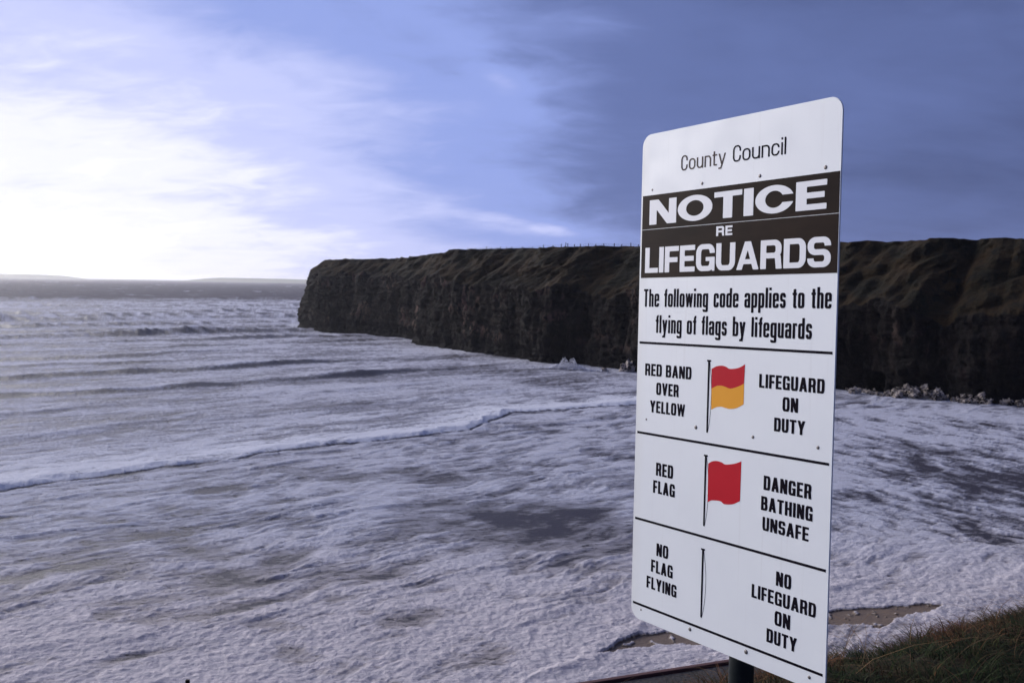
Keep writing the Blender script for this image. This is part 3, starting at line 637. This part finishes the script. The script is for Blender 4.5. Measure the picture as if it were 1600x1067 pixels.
def trace(F, x0, y0, st_):
    S = F < 0; seg = {}
    ny_, nx_ = F.shape
    code = S[:-1, :-1] * 1 + S[:-1, 1:] * 2 + S[1:, 1:] * 4 + S[1:, :-1] * 8
    TB = {1: [(3, 0)], 2: [(0, 1)], 3: [(3, 1)], 4: [(1, 2)], 5: [(3, 2), (1, 0)], 6: [(0, 2)], 7: [(3, 2)], 8: [(2, 3)], 9: [(2, 0)], 10: [(0, 3), (2, 1)], 11: [(2, 1)], 12: [(1, 3)], 13: [(1, 0)], 14: [(0, 3)]}
    for r, c in np.argwhere((code > 0) & (code < 15)):
        ed = ((0, r, c), (1, r, c + 1), (0, r + 1, c), (1, r, c))
        for a, b in TB[int(code[r, c])]: seg[ed[a]] = ed[b]
    def pt(k):
        o, r, c = k; f0 = F[r, c]; f1 = F[r, c + 1] if o == 0 else F[r + 1, c]; q = f0 / (f0 - f1)
        return (x0 + (c + (q if o == 0 else 0)) * st_, y0 + (r + (q if o == 1 else 0)) * st_)
    loops = []
    while seg:
        k0 = next(iter(seg)); k = k0; L = []
        while k in seg: L.append(pt(k)); k = seg.pop(k)
        ch = True
        while ch and len(L) > 8:                                       # drop points on straight runs
            ch = False; N_ = []; i = 0
            while i < len(L):
                a = L[i - 1] if not N_ else N_[-1]; b = L[i]; d_ = L[(i + 1) % len(L)]
                cr_ = abs((b[0] - a[0]) * (d_[1] - a[1]) - (b[1] - a[1]) * (d_[0] - a[0])); l = math.hypot(d_[0] - a[0], d_[1] - a[1]) + 1e-12
                if cr_ / l < st_ * .04 and N_ and math.hypot(b[0] - a[0], b[1] - a[1]) < st_ * 40: ch = True; N_.append(d_) if i + 1 < len(L) else None; i += 2
                else: N_.append(b); i += 1
            L = N_
        if len(L) > 3: loops.append(L)
    return loops
def text_line(txt, style, u0, u1, v0, v1, mat, z0=.0):
    t, b, rx, sp, xh, word = STY[style]; Hc = v1 - v0; total = (u1 - u0) / Hc
    n = len(txt); fixed = 0; flex = 0; wx_ = lambda ch: {'O': 1.22, 'C': 1.16, 'T': .95, 'N': 1.0}.get(ch, 1.) if style == 'wide' else 1.
    for i, ch in enumerate(txt):
        if ch == ' ': fixed += word - sp
        elif ch in 'Iil': fixed += t
        else: flex += WID[ch] * wx_(ch)
        if i < n - 1: fixed += sp
    w0 = (total - fixed) / flex
    res = 1 / 44.; yb_, yt_ = -.32, 1.06
    gx_ = np.arange(-.06, total + .06, res); gy_ = np.arange(yb_, yt_, res); X, Y = np.meshgrid(gx_, gy_)
    F = np.full(X.shape, 9.); x = 0.
    for ch in txt:
        if ch == ' ': x += word; continue
        w = t if ch in 'Iil' else WID[ch] * wx_(ch) * w0
        c0 = max(int((x + .06) / res) - 4, 0); c1 = int((x + w + .06) / res) + 6
        F[:, c0:c1] = np.minimum(F[:, c0:c1], glyph(ch, X[:, c0:c1] - x, Y[:, c0:c1], w, t, b, min(rx, w / 2) if rx < .9 else w / 2, xh)); x += w + sp
    F = np.where(np.abs(F) < 1e-7, 1e-7, F)
    c2 = bpy.data.curves.new('lettering', 'CURVE'); c2.dimensions = '2D'; c2.fill_mode = 'BOTH'; c2.extrude = .0003
    for q in trace(F, -.06, yb_, res):
        sp_ = c2.splines.new('POLY'); sp_.points.add(len(q) - 1); sp_.use_cyclic_u = True
        for p, r in zip(sp_.points, q): p.co = (u0 + r[0] * Hc, v0 + r[1] * Hc, 0, 1)
    o = bpy.data.objects.new('lettering', c2); COL.objects.link(o)
    dg = bpy.context.evaluated_depsgraph_get(); me_ = bpy.data.meshes.new_from_object(o.evaluated_get(dg))
    bpy.data.objects.remove(o); me_.name = 'lettering'
    me_.transform(Matrix.Translation((0, 0, z0 + .00035)))
    me_.materials.clear(); return link('lettering', me_, mat, sign)
TXT = [('County', 'thin', .1754, .3557, 1.3438, 1.3875), ('Council', 'thin', .3833, .5725, 1.3455, 1.3900), ('NOTICE', 'wide', .0411, .7096, 1.1957, 1.2692), ('RE', 're', .3275, .3896, 1.1477, 1.1743),
 ('LIFEGUARDS', 'bold', .0264, .7275, 1.0518, 1.1275), ('The following code applies to the', 'low', .0238, .7336, .9500, 1.0032), ('flying of flags by lifeguards', 'low', .0812, .675, .8727, .9257),
 ('RED BAND', 'cond', .0385, .2418, .7432, .7792), ('OVER', 'cond', .0913, .1904, .6885, .7247), ('YELLOW', 'cond', .0649, .2185, .6343, .6697), ('LIFEGUARD', 'cond', .5031, .7198, .7399, .776),
 ('ON', 'cond', .5862, .6376, .685, .7217), ('DUTY', 'cond', .5595, .6624, .6306, .6661), ('RED', 'cond', .0999, .1754, .4485, .4868), ('FLAG', 'cond', .0888, .1848, .3956, .433),
 ('DANGER', 'cond', .5292, .6891, .4731, .5106), ('BATHING', 'cond', .5223, .6945, .4187, .4556), ('UNSAFE', 'cond', .5292, .6838, .3662, .4019), ('NO', 'cond', .1114, .1634, .2101, .2476),
 ('FLAG', 'cond', .0889, .1849, .158, .1948), ('FLYING', 'cond', .0703, .2032, .1059, .1416), ('NO', 'cond', .5814, .6322, .2322, .2692), ('LIFEGUARD', 'cond', .4977, .714, .1812, .2169),
 ('ON', 'cond', .5804, .6328, .129, .1664), ('DUTY', 'cond', .5545, .6565, .0779, .1137)]
for i, (t_, s_, a, b, c_, d_) in enumerate(TXT):
    on_band = i in (2, 3, 4)
    text_line(t_, s_, a, b, c_, d_, m_let.m if on_band else (m_inkb.m if i == 0 else m_ink.m), .0006 if on_band else .0)

# printed flags: staff, halyard, cloth
def smooth_line(p, n=8):
    p = [Vector(q) for q in p]; o = []
    for i in range(len(p) - 1):
        p0 = p[max(i - 1, 0)]; p1 = p[i]; p2 = p[i + 1]; p3 = p[min(i + 2, len(p) - 1)]
        for k in range(n):
            q = k / n; o.append(.5 * ((2 * p1) + (-p0 + p2) * q + (2 * p0 - 5 * p1 + 4 * p2 - p3) * q * q + (-p0 + 3 * p1 - 3 * p2 + p3) * q ** 3))
    o.append(p[-1]); return [tuple(q) for q in o]
def staff(x, yt, yb_, bow):
    slab('flag_staff', [(x - .0022, yb_ + .002), (x - .0005, yb_), (x + .0035, yb_), (x + .0048, yt), (x - .0022, yt)], 0, .0007, m_ink.m, sign)
    slab('staff_cap', [(x - .0060, yt - .002), (x + .0085, yt - .002), (x + .0085, yt + .0028), (x - .0060, yt + .0028)], 0, .0010, m_ink.m, sign)
    a = smooth_line([(x + .005, yt - .004), (x + bow * .8, yt - .045), (x + bow, (yt + yb_) / 2 + .01), (x + bow * .8, yb_ + .045), (x + .003, yb_)], 8)
    w = .0009; bm = bmesh.new(); vs = []
    for i, q in enumerate(a):
        p, n_ = Vector(a[max(i - 1, 0)]), Vector(a[min(i + 1, len(a) - 1)]); d_ = (n_ - p).normalized(); nn = Vector((-d_.y, d_.x)) * w / 2
        vs.append([bm.verts.new((q[0] + s * nn.x, q[1] + s * nn.y, zz_)) for s, zz_ in ((-1, .0005), (1, .0005), (1, 0), (-1, 0))])
    for i in range(len(vs) - 1):
        for j in range(4): bm.faces.new((vs[i][j], vs[i][(j + 1) % 4], vs[i + 1][(j + 1) % 4], vs[i + 1][j]))
    bmesh.ops.recalc_face_normals(bm, faces=bm.faces)
    obj_bm('halyard', bm, m_ink.m, sign)
staff(.3112, .8005, .5990, .0135); staff(.3086, .5340, .3355, .0145); staff(.3075, .2690, .0762, .0155)
mid_l = smooth_line([(.3250, .7238), (.345, .7325), (.3643, .7345), (.3805, .7322), (.3999, .7294), (.428, .7373), (.4486, .7463)])
top_l = smooth_line([(.3236, .7790), (.3425, .7870), (.362, .7900), (.3783, .7880), (.3945, .7829), (.426, .7873), (.4500, .7980)])
bot_l = smooth_line([(.3262, .6652), (.345, .6735), (.3645, .6768), (.380, .6750), (.3990, .6737), (.4241, .6787), (.4490, .6908)])
slab('flag_red_band', top_l + mid_l[::-1], 0, .0005, m_red.m, sign); slab('flag_yellow_band', [(a, b - .0001) for a, b in mid_l] + bot_l[::-1], 0, .0005, m_yel.m, sign)
top2 = smooth_line([(.3205, .5135), (.335, .5215), (.352, .5250), (.3720, .5240), (.388, .5201), (.4228, .5272), (.4466, .5365)])
bot2 = smooth_line([(.3214, .4050), (.335, .4120), (.3476, .4145), (.3720, .4160), (.3881, .4107), (.4186, .4158), (.4456, .4290)])
slab('flag_red', top2 + bot2[::-1], 0, .0005, m_red.m, sign)

# rivets
m_riv = NT('weathered_steel', .5, .5); m_riv.b.inputs['Metallic'].default_value = .6; m_riv.color(m_riv.mix(m_riv.noise(m_riv.co((200, 200, 200)), 1., 3), (.06, .05, .05), (.28, .26, .25)))
bm = bmesh.new(); bmesh.ops.create_uvsphere(bm, u_segments=14, v_segments=8, radius=1); 
riv_me = bpy.data.meshes.new('rivet'); bm.to_mesh(riv_me); bm.free(); riv_me.materials.append(m_riv.m)
for p in riv_me.polygons: p.use_smooth = True
RV = [(.0499, 1.3003, .0032), (.2646, 1.2996, .0042), (.4843, 1.2985, .0045), (.7023, 1.2978, .0048), (.0491, .6107, .003), (.2658, .6094, .0052), (.486, .6067, .0042), (.7049, .6052, .0042),
      (.047, .0314, .003), (.2638, .0306, .0052), (.4834, .0297, .0058), (.6995, .0284, .0042)]
for (a, b, r_) in RV:
    o = bpy.data.objects.new('rivet', riv_me); COL.objects.link(o); o.parent = sign; o.location = (a, b, .0); o.scale = (r_ * 1.12, r_ * 1.12, r_ * .45)

# post, clamps, cap (children of the sign)
m_post = NT('dark_green_post', .45, .5); v = m_post.co()
m_post.color(m_post.mix(m_post.rng(m_post.noise(v, 12, 5, .6), .4, .7), (.012, .018, .020), (.028, .034, .034))); m_post.bump(m_post.noise(v, 60, 3), .001)
iS = SIGN.inverted()
pw = SIGN @ Vector((.408, .03, -.062)); axis = Vector((.004, .012, 1)).normalized()
def tube(name, p0, p1, r, mat, parent, seg=28, inv=None):
    bm = bmesh.new(); d_ = (p1 - p0); L_ = d_.length
    bmesh.ops.create_cone(bm, cap_ends=True, segments=seg, radius1=r, radius2=r, depth=L_)
    M = Matrix.Translation((p0 + p1) / 2) @ d_.to_track_quat('Z', 'Y').to_matrix().to_4x4()
    if inv: M = inv @ M
    bm.transform(M); o = obj_bm(name, bm, mat, parent)
    for p in o.data.polygons: p.use_smooth = len(p.vertices) == 4
    return o
gz = float(bank_z(np.array([pw.x]), np.array([pw.y]))[0])
foot = pw + axis * ((gz - .4 - pw.z) / axis.z); head = pw + axis * 1.38
tube('post', foot, head, .0345, m_post.m, sign, 32, iS)
for vv in (.25, 1.15):
    bm = bmesh.new(); box_bm(bm, .10, .66, vv - .02, vv + .02, -.024, -.0045, .002); obj_bm('rail', bm, m_riv.m, sign)
    bm = bmesh.new(); box_bm(bm, .350, .466, vv - .018, vv + .018, -.104, -.026, .006); obj_bm('clamp', bm, m_riv.m, sign)

# ------------------------------------------------------------------ small stake at the lower left
m_wood = NT('dark_stake_wood', .9, .1); m_wood.color(m_wood.mix(m_wood.noise(m_wood.co((20, 20, 3)), 1.), (.010, .006, .007), (.025, .014, .014)))
sp = cam.matrix_world @ (Vector(((293 - 800) / 1600, (533.5 - 1061.5) / 1600, -1)) * 5.6)
bm = bmesh.new(); zb = float(bank_z(np.array([sp.x]), np.array([sp.y]))[0])
box_bm(bm, -.010, .010, -.010, .010, zb - .3 - sp.z, 0, .002)
st_o = obj_bm('stake', bm, m_wood.m); st_o.location = sp; tag(st_o, 'thin dark wooden stake top at the bottom edge, left', 'stake')

# ------------------------------------------------------------------ fence on the cliff top
fence = bpy.data.objects.new('post_and_wire_fence', None); COL.objects.link(fence); tag(fence, 'thin post and wire fence along the cliff top skyline', 'fence')
def proj(p):
    q = cam.matrix_world.inverted() @ Vector(p); return 800 - 1600 * q.x / q.z, 533.5 + 1600 * q.y / q.z
rim_px = np.array([proj(p) for p in RIM])
ok = (RIM[:, 1] < 400) & (np.arange(len(RIM)) > 300)
m_fp = NT('fence_wood', .9, .1); m_fp.color((.02, .017, .016))
pm_cache = {}
tops = []
for i, (fx, hh) in enumerate([(730, .7), (741, .6), (752, .8), (762, 1.3), (768, .7), (776, .6), (783, .7), (792, .7), (800, .7), (816, .7), (832, .6), (850, 1.3), (863, .7), (876, 1.4), (884, 1.6), (887, 1.6), (896, 1.2), (907, 1.1), (919, 1.2), (931, .9), (944, 1.0), (958, 1.3), (971, 1.0), (985, 1.5), (997, 1.0),
                        (588, .7), (660, .5), (690, .5)]):
    j = np.argmin(np.where(ok, np.abs(rim_px[:, 0] - fx), 1e9)); p = RIM[j]
    key = round(hh, 1)
    if key not in pm_cache:
        bm = bmesh.new(); box_bm(bm, -.07, .07, -.07, .07, -.6, hh * .6, .02); me = bpy.data.meshes.new('post'); bm.to_mesh(me); bm.free(); me.materials.append(m_fp.m); pm_cache[key] = me
    o = bpy.data.objects.new('post', pm_cache[key]); COL.objects.link(o); o.parent = fence; o.location = p; o.rotation_euler = (random.uniform(-.06, .06), random.uniform(-.08, .08), random.random())
    if i < 25: tops.append(Vector(p) + Vector((0, 0, .5 * hh)))
bm = bmesh.new()
for a, b in zip(tops[:-1], tops[1:]):
    for dzz in (0, -.25):
        d_ = (b - a); s_ = Vector((0, 0, .012)); o1 = Vector((0, 0, dzz)); n_ = Vector((.012, 0, 0))
        vs = [bm.verts.new(p + o1 + k) for p in (a, b) for k in (s_, n_, -s_, -n_)]
        for k in range(4): bm.faces.new((vs[k], vs[(k + 1) % 4], vs[4 + (k + 1) % 4], vs[4 + k]))
obj_bm('wire', bm, m_fp.m, fence)

# ------------------------------------------------------------------ boulders at the cliff foot, foam caught on them
m_bo = NT('foam_spattered_rock', .85, .2); v = m_bo.co(src='Generated')
gz_ = m_bo.n('ShaderNodeNewGeometry'); sn = m_bo.n('ShaderNodeSeparateXYZ'); m_bo.t.links.new(gz_.outputs['Normal'], sn.inputs[0])
gpos = m_bo.noise(gz_.outputs['Position'], .9, 5, .7)
fm = m_bo.rng(m_bo.math('ADD', gpos, m_bo.math('MULTIPLY', sn.outputs[2], .10)), .44, .53)
m_bo.color(m_bo.mix(fm, (.020, .016, .015), (.43, .37, .32))); m_bo.bump(m_bo.noise(v, 9, 4, .6), .25)
def boulder_mesh(seed):
    bm = bmesh.new(); bmesh.ops.create_icosphere(bm, subdivisions=3, radius=1)
    from mathutils import noise as mn
    for v_ in bm.verts:
        n0 = v_.co.normalized(); p = n0 * 1.2 + Vector((seed * 7.1, seed * 3.3, 0))
        v_.co = n0 * (1 + .7 * mn.noise(p) + .55 * mn.noise(p * 2.3) + .45 * mn.noise(p * 4.7))
        v_.co.z *= .8
    me = bpy.data.meshes.new('boulder'); bm.to_mesh(me); bm.free(); me.materials.append(m_bo.m)
    return me
bms = [boulder_mesh(k) for k in range(9)]
def put_boulder(px, py, r, label, group, z=0.):
    gx, gy = ground(px, py); o = bpy.data.objects.new('boulder', random.choice(bms)); COL.objects.link(o)
    o.location = (gx, gy, z); o.scale = (r * random.uniform(.8, 1.3), r * random.uniform(.8, 1.2), r * random.uniform(.8, 1.1)); o.rotation_euler = (random.random(), random.random(), random.random() * 6)
    tag(o, label, 'boulder', group); return o
def heap(px0, px1, n, rr, zz_, lab, grp):
    for k in range(n):
        px = random.uniform(px0, px1); edge = min(1, 2.5 * min(px - px0, px1 - px) / (px1 - px0) + .3)
        py = np.interp(px, [1310, 1400, 1600, 1680], [609, 618, 632, 640]) + random.uniform(-1.5, 3)
        put_boulder(px, py, rr[0] + (rr[1] - rr[0]) * random.random() ** 2, lab, grp, random.uniform(*zz_) * edge)
heap(1322, 1402, 40, (.2, .6), (-.1, .6), 'small pale boulder in the low heap just right of the sign, at the cliff foot', 'boulders in the low heap beside the sign')
heap(1396, 1474, 80, (.22, .72), (.0, 1.8), 'cream coloured boulder in the tallest foam spattered heap at the cliff foot', 'boulders in the tallest heap')
heap(1470, 1500, 16, (.2, .5), (-.1, .3), 'dark low boulder in the gap between the two pale heaps', 'boulders between the heaps')
heap(1490, 1547, 54, (.2, .66), (.0, 1.2), 'cream coloured boulder in the second heap right of the tallest one', 'boulders in the second heap')
heap(1545, 1680, 70, (.2, .65), (-.1, .8), 'grey brown boulder in the long heap at the right edge below the cliff', 'boulders in the right hand heap')
put_boulder(980, 580, 1.6, 'dark boulder in the water beside the left edge of the sign', None, .4)
put_boulder(945, 580, .7, 'small wet boulder in the breaking water left of the dark boulder', None, .1)

# wave splash against the rock
bm = bmesh.new(); gx, gy = ground(888, 577); r2 = random.Random(5)
for k in range(900):
    a = r2.gauss(0, 1); hgt = max(0, (1.2 + 1.7 * abs(math.sin(a * 4.1))) * math.exp(-(a / .95) ** 2) * r2.random() ** .8)
    p = Vector((gx + a * 2.6, gy + r2.gauss(0, .8) - a * 1.2, hgt + .1)); s_ = r2.uniform(.04, .17) * (1.1 - .28 * hgt)
    bmesh.ops.create_icosphere(bm, subdivisions=1, radius=max(s_, .05), matrix=Matrix.Translation(p) @ Matrix.Diagonal((1, 1, r2.uniform(.7, 1.8), 1)))
m_sp = NT('white_spray', .8, .2); m_sp.color((.66, .66, .70))
spl = obj_bm('sea_spray', bm, m_sp.m, None, True); tag(spl, 'burst of white spray at the foot of the cliff', 'spray', kind='stuff')
